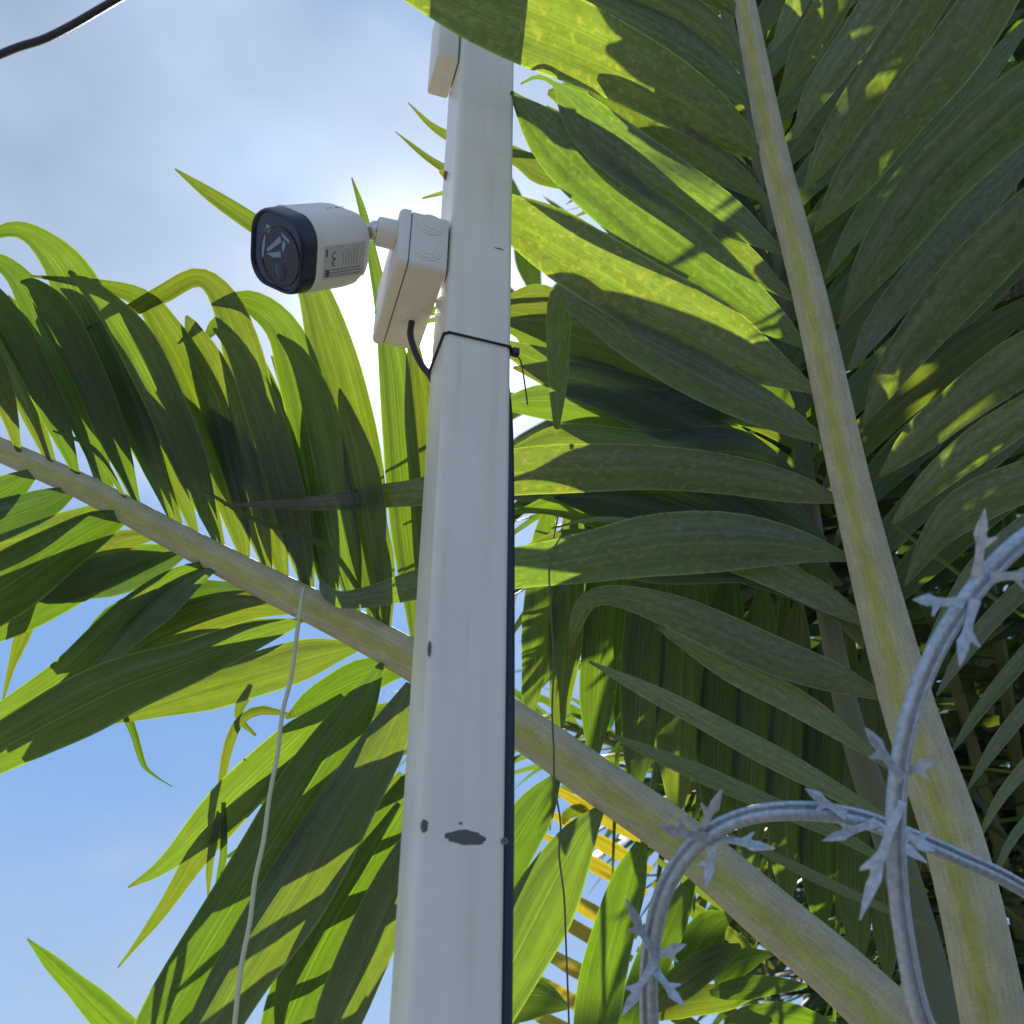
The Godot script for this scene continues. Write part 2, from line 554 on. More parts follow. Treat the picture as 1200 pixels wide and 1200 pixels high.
# ======================================================================= security camera
func build_security_camera():
	var zf := 1.215
	var n := (rt * -0.63 + up * -0.28 + -fw * 0.724).normalized()
	var v0 := (up - n * up.dot(n)).normalized()
	var h0 := v0.cross(n).normalized()
	var ro := deg_to_rad(-25.0)
	var hx := h0 * cos(ro) + v0 * sin(ro)
	var vy := v0 * cos(ro) - h0 * sin(ro)
	var s := 47.5 * zf / FOCAL
	var o := at(322, 295, zf)
	var t := thing("security_camera", "white bullet security camera with dark front on the junction box", "security camera", o)
	t.basis = Basis(hx, vy, n)
	var q := rounded(s, s, s * 0.68, 8)
	var L := 122.0 * zf / FOCAL
	var X := Vector3.RIGHT
	var Y := Vector3.UP
	var Z := Vector3.BACK
	part("housing", loft([[-L, scaled(q, 0.55)], [-L + 0.004, scaled(q, 0.74)], [-L + 0.012, scaled(q, 0.88)], [-L + 0.024, scaled(q, 0.965)], [-L + 0.038, scaled(q, 0.995)], [-0.030, q], [-0.0285, scaled(q, 0.985)]], X, Y, Z, Vector3.ZERO), mats.plastic_cam, t)
	part("rim", loft([[-0.0284, scaled(q, 1.012)], [-0.025, scaled(q, 1.015)], [-0.024, scaled(q, 0.99)]], X, Y, Z, Vector3.ZERO), mats.plastic_cam, t)
	var bz := part("bezel", bezel_mesh(q), mats.navy, t)
	# recessed front window, with the lens behind the rim
	var f := part("front_window", loft([[-0.010, scaled(q, 0.87)], [-0.0042, scaled(q, 0.87)]], X, Y, Z, Vector3.ZERO), mats.face, t)
	var cr := ring(32)
	var fc := Vector3(0.10 * s, -0.10 * s, 0)
	part("lens_ring", loft([[-0.0042, scaled(cr, s * 0.74)], [-0.0028, scaled(cr, s * 0.74)], [-0.0028, scaled(cr, s * 0.715)], [-0.0041, scaled(cr, s * 0.70)]], X, Y, Z, fc), mats.navy, t)
	part("lens", loft([[-0.0041, scaled(cr, s * 0.24)], [-0.0030, scaled(cr, s * 0.22)], [-0.0022, scaled(cr, s * 0.14)], [-0.0020, scaled(cr, s * 0.05)]], X, Y, Z, Vector3(0.14 * s, -0.46 * s, 0)), mats.face, t)
	# pale wedges painted as sky reflections in the front window
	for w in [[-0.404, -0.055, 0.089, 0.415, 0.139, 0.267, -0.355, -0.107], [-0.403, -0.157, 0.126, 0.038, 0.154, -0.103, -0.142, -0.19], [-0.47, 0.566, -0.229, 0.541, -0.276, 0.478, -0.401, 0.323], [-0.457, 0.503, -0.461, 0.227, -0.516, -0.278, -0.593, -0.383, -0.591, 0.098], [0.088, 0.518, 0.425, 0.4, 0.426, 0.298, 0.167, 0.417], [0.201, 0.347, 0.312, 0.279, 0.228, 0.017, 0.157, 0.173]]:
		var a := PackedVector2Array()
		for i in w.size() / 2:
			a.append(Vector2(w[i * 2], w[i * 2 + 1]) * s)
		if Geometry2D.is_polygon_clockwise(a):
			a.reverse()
		part("painted_reflection", loft([[-0.0045, a], [-0.0036, a]], X, Y, Z, Vector3.ZERO, false), mats.glass_reflection, t)
	# printed label on the lower side, small lettering on the upper side
	var lm := StandardMaterial3D.new()
	lm.albedo_texture = label_texture()
	lm.roughness = 0.5
	var lab := PlaneMesh.new()
	lab.size = Vector2(0.066, 0.040)
	var lo := part("label_sticker", lab, lm, t)
	lo.transform = Transform3D(Basis(Vector3(0, 0, -1), Vector3(1, 0, 0), Vector3(0, -1, 0)), Vector3(s * 1.0005 + 0.0002, -0.004, -0.067))
	for k in 5:
		var bx := BoxMesh.new()
		bx.size = Vector3(0.0016, 0.0003, [0.003, 0.0022, 0.0034, 0.0046, 0.003][k])
		var d := part("printed_mark", bx, mats.seam, t)
		d.position = Vector3(0.006, s + 0.00015, -0.073 - k * 0.0052 - (0.003 if k > 1 else 0.0))
	# ball joint and arm to the lid of the junction box
	var rear := o - n * (L - 0.004)
	var lidp := pl(-0.1052, 2.568, 0.008)
	var a := t.global_transform.affine_inverse()
	var pr := a * (rear + hx * 0.006)
	var pm := a * (lidp - ex * 0.024)
	var pw := a * lidp
	part("swivel", cable([pr, pr.lerp(pm, 0.5), pm], 0.0075, 12, 14), mats.steel, t)
	var sp := SphereMesh.new()
	sp.radius = 0.0125
	sp.height = 0.025
	part("ball_joint", sp, mats.steel, t).position = pm
	var st := part("mount_base", sweep([vec4(pm, 0.0150), vec4(pm.lerp(pw, 0.08), 0.0180), vec4(pm.lerp(pw, 0.5), 0.0185), vec4(pw, 0.0188)], ring(20), 16, (a.basis * Vector3.UP)), mats.plastic_cam, t)

func vec4(v: Vector3, w: float) -> Vector4:
	return Vector4(v.x, v.y, v.z, w)

func bezel_mesh(q: PackedVector2Array) -> ArrayMesh:
	return loft([[-0.0245, scaled(q, 0.985)], [-0.006, scaled(q, 0.98)], [-0.002, scaled(q, 0.955)], [0.0, scaled(q, 0.935)], [-0.001, scaled(q, 0.90)], [-0.0044, scaled(q, 0.875)]], Vector3.RIGHT, Vector3.UP, Vector3.BACK, Vector3.ZERO)

func label_texture() -> ImageTexture:
	# grey sticker: a CE mark, bars and rows of small print
	var w := 330
	var h := 200
	var im := Image.create(w, h, false, Image.FORMAT_RGB8)
	im.fill(lin(0.50, 0.49, 0.49))
	var ink := lin(0.07, 0.07, 0.08)
	im.fill_rect(Rect2i(14, 20, 14, 44), ink)
	for y in h:
		for x in w:
			for k in 2:
				var c := Vector2(84 , 60 + k * 44)
				var d := Vector2(x, y) - c
				if absf(d.length() - 19.0) < 4.0 and d.x < 9.0:
					im.set_pixel(x, y, ink)
			if absf(y - 104.0) < 3.0 and x > 68 and x < 88:
				im.set_pixel(x, y, ink)
	rng.seed = 99
	for k in 6:
		var x := 150 + k * 22
		var y := 22 + rng.randi() % 30
		while y < 120:
			var l := 6 + rng.randi() % 16
			im.fill_rect(Rect2i(x, y, 7, l), lin(0.2, 0.2, 0.2))
			y += l + 5
	for k in 3:
		var y := 142 + k * 18
		var x := 10
		while x < 300:
			var l := 5 + rng.randi() % 18
			im.fill_rect(Rect2i(x, y, l, 9), lin(0.13, 0.13, 0.14))
			x += l + 6
	im.fill_rect(Rect2i(20, 146, 30, 40), ink)
	rng.seed = 7
	return ImageTexture.create_from_image(im)

# ======================================================================= cables, ties
func build_cables():
	var g := pl(-0.0655, 2.486, -0.052)
	var c := thing("black_cable", "black cable drooping from under the junction box to the post", "cable")
	part("sheath", cable([pl(-0.0662, 2.497, -0.052), g, pl(-0.066, 2.462, -0.050), pl(-0.058, 2.436, -0.050), pl(-0.048, 2.418, -0.051), pl(-0.034, 2.395, -0.049), pl(-0.02, 2.33, -0.046), pl(-0.015, 2.1, -0.0445), pl(-0.015, 1.2, -0.0445), pl(-0.015, 0.1, -0.0445)], 0.0042, 90), mats.cable, c)
	var b := thing("blue_cable", "dark blue cable running down the right edge of the post", "cable")
	part("sheath", cable([pl(0.043, 2.50, -0.030), pl(0.046, 2.42, -0.024), pl(0.048, 2.33, -0.004), pl(0.049, 2.2, 0.004), pl(0.0495, 1.9, 0.010), pl(0.048, 1.6, 0.014), pl(0.047, 0.8, 0.014), pl(0.047, 0.0, 0.014)], 0.0072, 80, 12), mats.cable_blue, b)
	# the tie that straps them round the post
	var t := thing("cable_tie", "thin black cable tie strapped round the post below the junction box", "cable tie")
	var o := rounded(0.0412, 0.0412, 0.008, 6)
	var pts := []
	for k in o.size() + 1:
		var v := o[k % o.size()]
		pts.append(vec4(pl(v.x, 2.397 - v.x * 0.03 , v.y), 0.0016))
	part("strap", sweep(pts, PackedVector2Array([Vector2(-1.3, -0.4), Vector2(1.3, -0.4), Vector2(1.3, 0.4), Vector2(-1.3, 0.4)]), 110, Vector3.UP), mats.cable, t)
	var bx := rounded(0.0042, 0.0042, 0.001, 2)
	part("buckle", loft([[-0.004, bx], [0.004, bx]], ex, ez, Vector3.UP, pl(0.046, 2.394, 0.036)), mats.cable, t)
	part("tail", cable([pl(0.046, 2.392, 0.036), pl(0.052, 2.38, 0.038), pl(0.057, 2.355, 0.036), pl(0.063, 2.325, 0.03)], 0.0009, 14, 6), mats.cable, t)
	# overhead line in the upper left corner
	var w := thing("overhead_wire", "black overhead wire crossing the sky in the upper corner", "wire")
	part("strand", cable([at(-1400, 900, 2.2), at(-700, 440, 2.35), at(-160, 140, 2.55), at(0, 64, 2.6), at(60, 42, 2.62), at(135, 0, 2.66), at(260, -75, 2.75), at(600, -330, 3.0), at(1500, -1050, 3.6)], 0.0105, 70), mats.cable, w)

# ======================================================================= fronds
func px(a: Array) -> Array:          # [x, y, depth, width] * n  ->  points with half widths in metres
	var out := []
	for i in range(0, a.size(), 4):
		var v := at(a[i], a[i + 1], a[i + 2])
		out.append(Vector4(v.x, v.y, v.z, a[i + 3] * float(a[i + 2]) / FOCAL * 0.5))
	return out

func frond(tree: Node3D, a: Array, mat: Material, nv := 40) -> MeshInstance3D:
	var prof := PackedVector2Array()
	for k in ring(32):
		prof.append(Vector2(k.x, k.y * (0.62 if k.y > 0.0 else 0.85) - 0.16 * exp(-pow(k.x / 0.2, 2.0)) * (1.0 if k.y > 0.0 else 0.0)))
	return part("frond", sweep(px(a), prof, nv), mat, tree)

# one leaflet: x, y and width along it in picture units, depth from z0 at its foot to z1 at its tip
func lf(f: Node3D, a: Array, z0: float, z1: float, m: Material, tilt := 999.0, twist := 0.0, fold := 0.22) -> MeshInstance3D:
	var n := a.size() / 3
	var q := []
	for i in n:
		var t := float(i) / (n - 1)
		q.append_array([a[i * 3], a[i * 3 + 1], lerpf(z0, z1, t), a[i * 3 + 2]])
	var k := q.size() - 4
	if q[k + 3] > 7.0:           # run on to a tapered tip
		var dx: float = q[k] - q[k - 4]
		var dy: float = q[k + 1] - q[k - 3]
		q.append_array([q[k] + dx * 1.0, q[k + 1] + dy * 1.0 + 14.0, q[k + 2], q[k + 3] * 0.62, q[k] + dx * 1.9, q[k + 1] + dy * 1.9 + 44.0, q[k + 2], 2.0])
	var ti := tilt if tilt < 900.0 else rng.randf_range(lean.x, lean.y)
	return part("leaflet", blade(px(q), ti, fold, Vector3.ZERO, twist), m, f)

# a rising leaflet, with an added blade behind to shade its lower half
func rising(f: Node3D, a: Array, z0: float, z1: float, m: Material):
	lf(f, a, z0, z1, m)
	var n := a.size() / 3
	if n < 6 or a[5] < 20 or rng.randf() < 0.4:
		return
	var b := []
	var m2 := maxi(3, int(round(n * 0.5)))
	for i in m2:
		var t := float(i) / (m2 - 1)
		b.append_array([a[i * 3] + 15.0 * t + 3.0, a[i * 3 + 1] - 3.0, a[i * 3 + 2] * (0.45 if i == 1 else (0.0 if i == m2 - 1 else 0.85)) + 2.0])
	lf(f, b, z0 + 0.05, lerpf(z0, z1, 0.6) + 0.09, mats.leaf[rng.randi() % 4])

func lm() -> Material:
	return mats.leaf[rng.randi() % 4]

func om() -> Material:
	return mats.old[rng.randi() % 3]

func build_main_palm():
	var t := thing("palm_tree", "big palm whose fronds fill the view around the white post", "palm tree")
	var foot := at(1215, 1500, 1.08)
	# stem below the picture
	part("trunk", sweep([vec4(Vector3(foot.x + 0.05, 0.0, foot.z - 0.06), 0.085), vec4(Vector3(foot.x + 0.04, foot.y * 0.5, foot.z - 0.05), 0.06), vec4(foot - Vector3(0, 0.15, 0), 0.055), vec4(foot + Vector3(0, 0.02, 0), 0.042)], ring(18), 24, Vector3.BACK), mats.rachis, t)
	right_frond(t)
	left_frond(t)
	second_frond(t)
	hanging_frond(t)

func right_frond(t: Node3D):
	var f := frond(t, [800,-400,1.62,3, 828,-230,1.53,11, 862,-60,1.45,20, 872,0,1.42,25, 907,180,1.36,33, 952,360,1.31,39, 1000,580,1.26,46, 1062,820,1.2,60, 1122,1000,1.15,68, 1166,1200,1.1,76, 1205,1420,1.05,84], mats.rachis, 60)
	f.set_meta("label", "tall upright frond with broad mottled leaflets")
	# left side, from the top down
	lf(f, [868,20,6,820,-20,37.2,740,-60,42.8,640,-90,27.9], 1.42, 1.40, om())
	lf(f, [872,75,6,830,38,39.1,770,0,44.6,690,-40,46.5,600,-80,18.6], 1.41, 1.44, om())
	lf(f, [882,125,6,840,85,39.1,780,45,46.5,710,10,48.4,620,-40,37.2], 1.40, 1.46, om())
	lf(f, [895,187,5,850,152,46.5,780,105,76.3,700,62,85.6,620,28,87.4,540,-4,80,450,-50,55.8,380,-90,9.3], 1.37, 1.27, mats.old[0], 12)
	lf(f, [906,240,5, 850,200,33, 780,160,48, 722,124,38, 690,106,6], 1.36, 1.42, om())
	lf(f, [918,297,5, 850,252,43, 780,210,61, 710,162,58, 674,124,42, 652,100,8], 1.35, 1.40, mats.old[1], -15)
	lf(f, [930,352,5,880,313,31.6,820,270,42.8,760,226,44.6,700,178,42.8,640,125,4], 1.34, 1.43, om())
	lf(f, [946,408,5,890,365,42.8,820,312,70.7,750,258,74.4,690,207,68.8,635,152,48.4,598,108,5], 1.33, 1.45, mats.old[1], 18)
	lf(f, [958,460,5,900,430,46.5,830,392,80,760,352,85.6,690,310,76.3,620,268,59.5,560,232,33.5,515,200,4], 1.31, 1.40, mats.old[0], 14)
	lf(f, [790,335,18.6,700,288,33.5,640,255,29.8,590,232,13], 1.45, 1.5, om(), 20)
	lf(f, [975,522,5,900,482,42.8,820,440,52.1,740,396,46.5,690,362,37.2,662,345,31.6,655,375,29.8,654,440,25.1,652,512,3], 1.30, 1.50, om(), 5)
	lf(f, [990,588,5,930,572,33.5,850,556,48.4,760,548,55.8,680,549,56.7,600,554,52.1,520,570,40.9,490,577,33.5,430,583,26,370,590,15.8,310,591,8.4,262,592,2], 1.27, 1.46, mats.old[2], 8)
	lf(f, [1003,656,5,930,640,42.8,850,635,67,760,640,71.6,680,655,61.4,610,665,50.2,540,676,40.9,490,685,35.3,440,698,27.9,400,703,20.5,381,692,13,376,676,3], 1.26, 1.44, mats.old[1], 8)
	lf(f, [1023,735,5,960,697,33.5,890,662,39.1,820,636,33.5,760,615,9.3], 1.26, 1.36, om())
	lf(f, [1043,820,5,985,797,31.6,920,774,46.5,850,744,46.5,780,714,37.2,720,698,26,690,704,20.5,676,728,16.7,668,765,3], 1.23, 1.38, mats.old[2], 10)
	lf(f, [1048,905,4,1000,868,16.7,940,827,31.6,870,790,31.6,810,756,20.5,770,735,4], 1.22, 1.36, om())
	lf(f, [1078,990,4,1010,945,16.7,940,905,25.1,870,868,26,800,830,23.2,740,800,14.9,690,775,3], 1.2, 1.34, om())
	lf(f, [1088,1045,3,1000,987,13,920,950,18.6,840,915,20.5,770,885,15.8,712,860,3], 1.19, 1.34, om())
	lf(f, [1098,1090,3,1030,1062,9.3,960,1030,12.1,900,1000,9.3,850,975,3], 1.17, 1.3, om())
	# right side
	lf(f, [905,60,4,925,20,21.3,955,-40,27.9,985,-90,16.4], 1.42, 1.46, om())
	lf(f, [913,115,4,945,58,34.4,985,-10,42.6,1030,-90,41,1070,-150,16.4], 1.39, 1.34, om())
	lf(f, [929,163,4,957,108,29.5,1002,45,41,1047,-25,42.6,1090,-90,24.6], 1.38, 1.31, om())
	lf(f, [943,222,4,977,165,37.7,1027,90,45.9,1077,15,50.8,1120,-50,41], 1.36, 1.28, om())
	lf(f, [955,272,4,1000,210,45.9,1060,132,62.3,1120,60,64,1175,-20,57.4,1230,-90,32.8], 1.34, 1.22, mats.old[0], -12)
	lf(f, [968,325,4,1005,265,26.2,1050,203,34.4,1105,140,36.1,1160,80,27.9,1210,20,8.2], 1.34, 1.42, om())
	lf(f, [984,380,4,1030,302,49.2,1090,222,72.2,1150,162,73.8,1220,102,70.5,1300,40,49.2], 1.31, 1.17, mats.old[1], -12)
	lf(f, [996,434,4,1035,372,32.8,1090,305,41,1150,236,37.7,1205,180,26.2,1250,130,8], 1.31, 1.38, om())
	lf(f, [1012,497,4,1050,430,42.6,1110,355,60.7,1170,290,63.1,1240,222,57.4,1310,160,32.8], 1.28, 1.14, mats.old[2], -12)
	lf(f, [1031,559,4,1075,515,37.7,1130,470,51.7,1200,420,55.8,1270,380,47.6], 1.26, 1.13, om(), -10)
	lf(f, [1046,614,4,1090,567,32.8,1140,526,41,1200,485,41,1270,445,36.1], 1.25, 1.16, om(), -10)
	lf(f, [1061,686,4,1095,630,32.8,1140,591,49.2,1200,565,51.7,1280,545,41], 1.23, 1.10, om(), -8)
	lf(f, [1085,760,4,1120,705,21.3,1160,655,29.5,1220,605,29.5,1270,570,16.4], 1.21, 1.26, om())
	lf(f, [1098,815,3,1125,772,14.8,1160,728,21.3,1210,680,21.3,1260,640,11.5], 1.2, 1.26, om())
	lf(f, [1116,880,3,1150,830,14.8,1200,770,18,1270,690,16.4], 1.18, 1.2, om())
	lf(f, [1134,925,3,1168,872,14.8,1210,820,18,1280,740,16.4], 1.17, 1.2, om())
	lf(f, [1146,985,3,1172,935,12.3,1212,888,16.4,1270,830,14.8], 1.16, 1.2, om())
	lf(f, [1160,1040,3,1185,985,9.8,1215,950,12.3,1260,900,9.8], 1.14, 1.2, om())
	lf(f, [1050,617,4,1100,655,5,1160,698,5,1230,740,3], 1.28, 1.34, om())

func left_frond(t: Node3D):
	var f := frond(t, [-330,430,1.80,3, -190,452,1.72,13, -70,495,1.64,24, 0,527,1.60,28, 100,572,1.56,31, 200,626,1.52,34, 300,678,1.48,38, 400,728,1.44,42, 480,772,1.41,46, 610,852,1.36,50, 700,915,1.33,54, 800,985,1.30,58, 900,1070,1.26,64, 1000,1155,1.22,70, 1090,1250,1.17,78, 1180,1400,1.1,84], mats.rachis, 70)
	f.set_meta("label", "slanting frond that passes behind the post")
	lean = Vector2(34, 50)
	# upper side: they rise from the rachis, lean over and droop at the tip
	rising(f, [-10,520,5, -30,450,30, -60,380,30, -100,330,10], 1.6, 1.66, lm())
	rising(f, [22,530,5, 5,470,24, -20,410,32, -60,350,28], 1.58, 1.52, lm())
	rising(f, [60,546,5, 32,475,26, 5,420,34, -30,365,32, -70,330,10], 1.57, 1.68, lm())
	rising(f, [92,562,5, 62,485,28, 25,405,38, -15,345,28, -60,310,8], 1.56, 1.50, lm())
	rising(f, [128,580,5, 100,500,30, 62,415,44, 35,350,34, 5,312,20, -35,300,4], 1.55, 1.66, lm())
	rising(f, [163,598,5, 135,520,30, 102,440,42, 66,372,40, 40,335,18, 24,330,3], 1.54, 1.48, lm())
	rising(f, [205,618,5, 172,530,30, 132,440,50, 92,350,54, 58,297,38, 18,270,17, -30,285,4], 1.53, 1.60, mats.leaf[0])
	rising(f, [232,632,5, 200,548,30, 160,460,42, 128,392,36, 98,352,16, 82,340,2], 1.52, 1.62, lm())
	rising(f, [258,646,5, 228,562,32, 192,472,48, 156,402,46, 118,352,28, 80,318,4], 1.51, 1.45, lm())
	rising(f, [290,666,5, 272,590,36, 248,510,54, 220,440,50, 190,385,38, 163,350,20, 110,334,13, 35,323,2], 1.50, 1.58, mats.leaf[1])
	rising(f, [318,682,5, 296,600,34, 270,510,46, 244,430,40, 225,390,22, 218,370,3], 1.48, 1.55, lm())
	rising(f, [336,695,5, 316,600,36, 300,500,50, 284,420,46, 262,355,34, 232,326,20, 190,346,19, 145,368,13, 100,386,2], 1.48, 1.56, mats.leaf[3])
	rising(f, [362,708,5, 345,620,34, 322,530,44, 296,455,38, 272,405,20, 250,385,3], 1.47, 1.42, lm())
	rising(f, [392,722,5, 380,630,36, 366,530,50, 350,445,48, 328,385,38, 292,356,26, 248,357,3], 1.45, 1.54, mats.leaf[0])
	rising(f, [398,726,4, 372,650,22, 340,520,20, 300,420,16, 262,380,14, 246,392,10, 238,402,2], 1.46, 1.70, lm())
	rising(f, [420,737,5, 405,640,34, 388,550,42, 372,475,36, 350,420,24, 325,392,4], 1.44, 1.39, lm())
	rising(f, [438,745,5, 432,650,38, 420,550,54, 402,465,56, 382,395,48, 363,335,34, 335,290,26, 290,258,22, 245,228,15, 205,198,2], 1.43, 1.50, mats.leaf[1])
	rising(f, [452,752,5, 444,670,30, 432,600,38, 418,530,34, 404,478,16, 398,455,2], 1.43, 1.37, lm())
	rising(f, [488,775,5, 484,690,32, 474,600,40, 466,500,40, 460,430,34, 450,370,22, 436,300,14, 425,250,9, 412,208,1.5], 1.41, 1.52, mats.leaf[0])
	rising(f, [512,790,5, 506,700,30, 498,600,36, 492,500,34, 486,430,22, 480,370,4], 1.40, 1.50, lm())
	rising(f, [545,808,5, 545,700,32, 540,600,40, 534,500,36, 525,420,4], 1.39, 1.48, lm())
	rising(f, [470,765,3, 420,690,7, 380,640,7, 300,610,6, 240,575,3], 1.44, 1.38, lm())
	rising(f, [150,590,3, 120,540,8, 100,520,6, 62,505,2], 1.54, 1.46, lm())
	# filler blades in the second row
	for k in 9:
		var x := 20.0 + k * 50.0
		var y := 536.0 + k * 26.0
		lf(f, [x, y, 3, x - 22, y - 70, 9, x - 52, y - 140, 32, x - 85, y - 200, 26, x - 112, y - 240, 6], 1.6 - k * 0.02, 1.72 - k * 0.02, lm())
	lean = Vector2(-28, 28)
	# lower side
	lf(f, [45,550,6, 0,580,46, -60,615,50], 1.58, 1.5, lm())
	lf(f, [92,572,5, 50,592,38, 0,610,46, -60,635,40], 1.57, 1.52, mats.gloss, 20)
	lf(f, [125,588,4, 80,612,26, 30,630,34, -30,645,30], 1.56, 1.64, lm())
	lf(f, [156,602,5, 112,620,44, 60,652,62, 0,692,74, -60,730,66, -120,765,20], 1.55, 1.36, mats.leaf[2], 15)
	lf(f, [200,624,4, 150,632,24, 100,648,34, 40,668,36, -30,690,20], 1.53, 1.62, lm())
	lf(f, [227,638,4, 175,652,28, 112,674,40, 60,690,40, 10,692,10], 1.52, 1.56, lm())
	lf(f, [222,645,4, 185,660,28, 130,680,40, 80,688,34, 46,688,6], 1.53, 1.6, mats.gloss, 25)
	lf(f, [254,657,5, 205,682,34, 150,724,40, 90,782,44, 40,816,36, -20,848,16], 1.50, 1.40, mats.leaf[0], 18)
	lf(f, [256,661,6, 208,692,32, 160,736,28, 112,785,12, 94,800,2], 1.49, 1.41, lm(), -45)
	lf(f, [302,688,4, 250,692,24, 192,702,40, 140,730,44, 104,752,20, 98,742,2], 1.48, 1.56, mats.gloss, 10)
	lf(f, [330,700,4, 270,702,26, 200,722,34, 140,752,30, 90,790,8], 1.47, 1.6, lm())
	lf(f, [352,716,5, 292,712,30, 240,724,36, 180,748,36, 120,785,20, 80,810,4], 1.46, 1.53, mats.leaf[3], 10)
	lf(f, [356,727,5, 290,748,36, 220,777,54, 150,802,64, 80,836,70, 0,878,60, -70,915,40], 1.45, 1.28, mats.leaf[0], 12)
	lf(f, [428,756,5, 372,768,40, 312,786,54, 242,806,50, 182,826,32, 130,846,4], 1.43, 1.50, mats.leaf[1], -12)
	lf(f, [448,777,6, 420,830,44, 370,907,62, 320,987,66, 260,1082,62, 200,1182,58, 150,1265,40], 1.40, 1.22, mats.leaf[2], 14)
	lf(f, [479,800,6, 455,860,50, 405,945,72, 350,1040,78, 290,1130,72, 240,1218,60, 190,1300,30], 1.38, 1.18, mats.leaf[1], -10)
	lf(f, [402,815,8, 345,868,42, 290,920,52, 235,975,40, 190,1016,18, 150,1040,2], 1.5, 1.52, mats.leaf[0], 8)
	lf(f, [360,880,8, 300,930,26, 240,992,28, 195,1060,17, 165,1100,8, 138,1134,2], 1.52, 1.54, mats.leaf[3], 10)
	lf(f, [515,868,6, 470,950,56, 420,1030,78, 375,1110,78, 335,1200,60, 310,1280,20], 1.37, 1.36, mats.leaf[2], 15)
	lf(f, [535,900,6, 485,1000,46, 440,1090,62, 405,1170,58, 375,1250,40], 1.36, 1.25, mats.leaf[1], -12)
	lf(f, [470,905,6, 420,970,22, 378,1022,28, 352,1075,20, 346,1130,3], 1.46, 1.54, mats.leaf[3], 5)
	lf(f, [340,838,4, 305,832,11, 280,846,13, 266,880,12, 258,930,8, 256,975,2], 1.52, 1.58, lm())
	lf(f, [300,790,5, 288,815,13, 280,840,9, 300,862,3], 1.5, 1.6, lm())
	lf(f, [148,836,10, 158,862,9, 168,895,6, 180,908,3, 202,922,0.8], 1.5, 1.52, lm())
	lf(f, [44,694,26, 30,735,20, 14,780,9, 3,822,2], 1.6, 1.62, mats.leaf[3], 8)
	lf(f, [258,952,8, 250,985,10, 245,1020,8, 244,1050,2], 1.5, 1.55, lm())
	lf(f, [262,940,5, 262,1000,9, 256,1030,6, 252,1050,2], 1.5, 1.55, lm())
	lf(f, [500, 782, 4, 462, 782, 30, 420, 796, 40, 375, 818, 32, 335, 842, 4], 1.47, 1.56, lm())  # this blade and the next loop are added to shade the long leaflets
	for k in 6:
		var y: float = [836.0, 872.0, 930.0, 985.0, 1062.0, 1118.0][k]
		var w: float = [46.0, 44.0, 20.0, 34.0, 18.0, 30.0][k]
		var d := rng.randf_range(-12, 12)
		lf(f, [528 - k * 6, y - 18, 4, 470 - k * 12, y + 2, w * 0.8, 410 - k * 18, y + 22 + d * 0.5, w, 350 - k * 22, y + 50 + d, w * 0.8, 310 - k * 22, y + 70 + d, 3], 1.50, 1.58, lm())
	lf(f, [356,727,5, 300,742,34, 245,752,48, 180,775,54, 125,800,30, 100,815,6], 1.52, 1.56, mats.leaf[2], 5)  # added behind the broad leaflet to keep sun off it
	lf(f, [200,640,5, 150,655,34, 95,680,46, 40,712,48, -20,745,30], 1.58, 1.56, mats.leaf[2], 5)
	for k in 6:
		var x := 470.0 - k * 22.0
		var y := 1010.0 + k * 26.0
		lf(f, [x + 40, y - 60, 4, x, y, 14, x - 30, y + 70, 18, x - 44, y + 150, 8], 1.56, 1.6, lm())
	# right of the post
	lf(f, [655,907,8, 627,950,46, 590,1010,60, 550,1085,52, 520,1150,20], 1.34, 1.28, mats.leaf[2], 10)
	lf(f, [706,945,8, 676,985,46, 636,1060,74, 600,1130,74, 560,1210,54, 530,1280,20], 1.32, 1.22, mats.leaf[0], -8)
	lf(f, [752,988,14, 735,1040,42, 712,1120,54, 698,1200,50, 688,1280,30], 1.33, 1.26, mats.young, 6)
	lf(f, [812,1030,8, 786,1080,40, 756,1150,38, 735,1215,28, 720,1280,8], 1.33, 1.3, mats.young, 12)
	lf(f, [858,1073,6, 836,1084,36, 812,1118,44, 800,1150,14, 797,1165,3], 1.36, 1.38, mats.young, 10)
	lf(f, [868,1108,6, 832,1128,34, 796,1155,36, 760,1182,18, 735,1200,4], 1.35, 1.34, lm(), 30)
	lf(f, [906,1117,4, 876,1124,24, 852,1140,28, 840,1158,6], 1.38, 1.4, mats.young, 10)
	lf(f, [946,1155,4, 900,1155,22, 860,1160,24, 832,1164,6], 1.36, 1.38, mats.young, 8)
	lf(f, [990,1206,4, 930,1190,26, 880,1190,22, 850,1196,5], 1.34, 1.36, mats.young, 8)
	lf(f, [890,1165,4, 850,1170,28, 800,1175,34, 740,1190,20], 1.4, 1.42, lm(), 35)
	lf(f, [665,1180,6, 625,1166,50, 592,1182,44, 575,1230,10], 1.36, 1.3, lm(), -20)

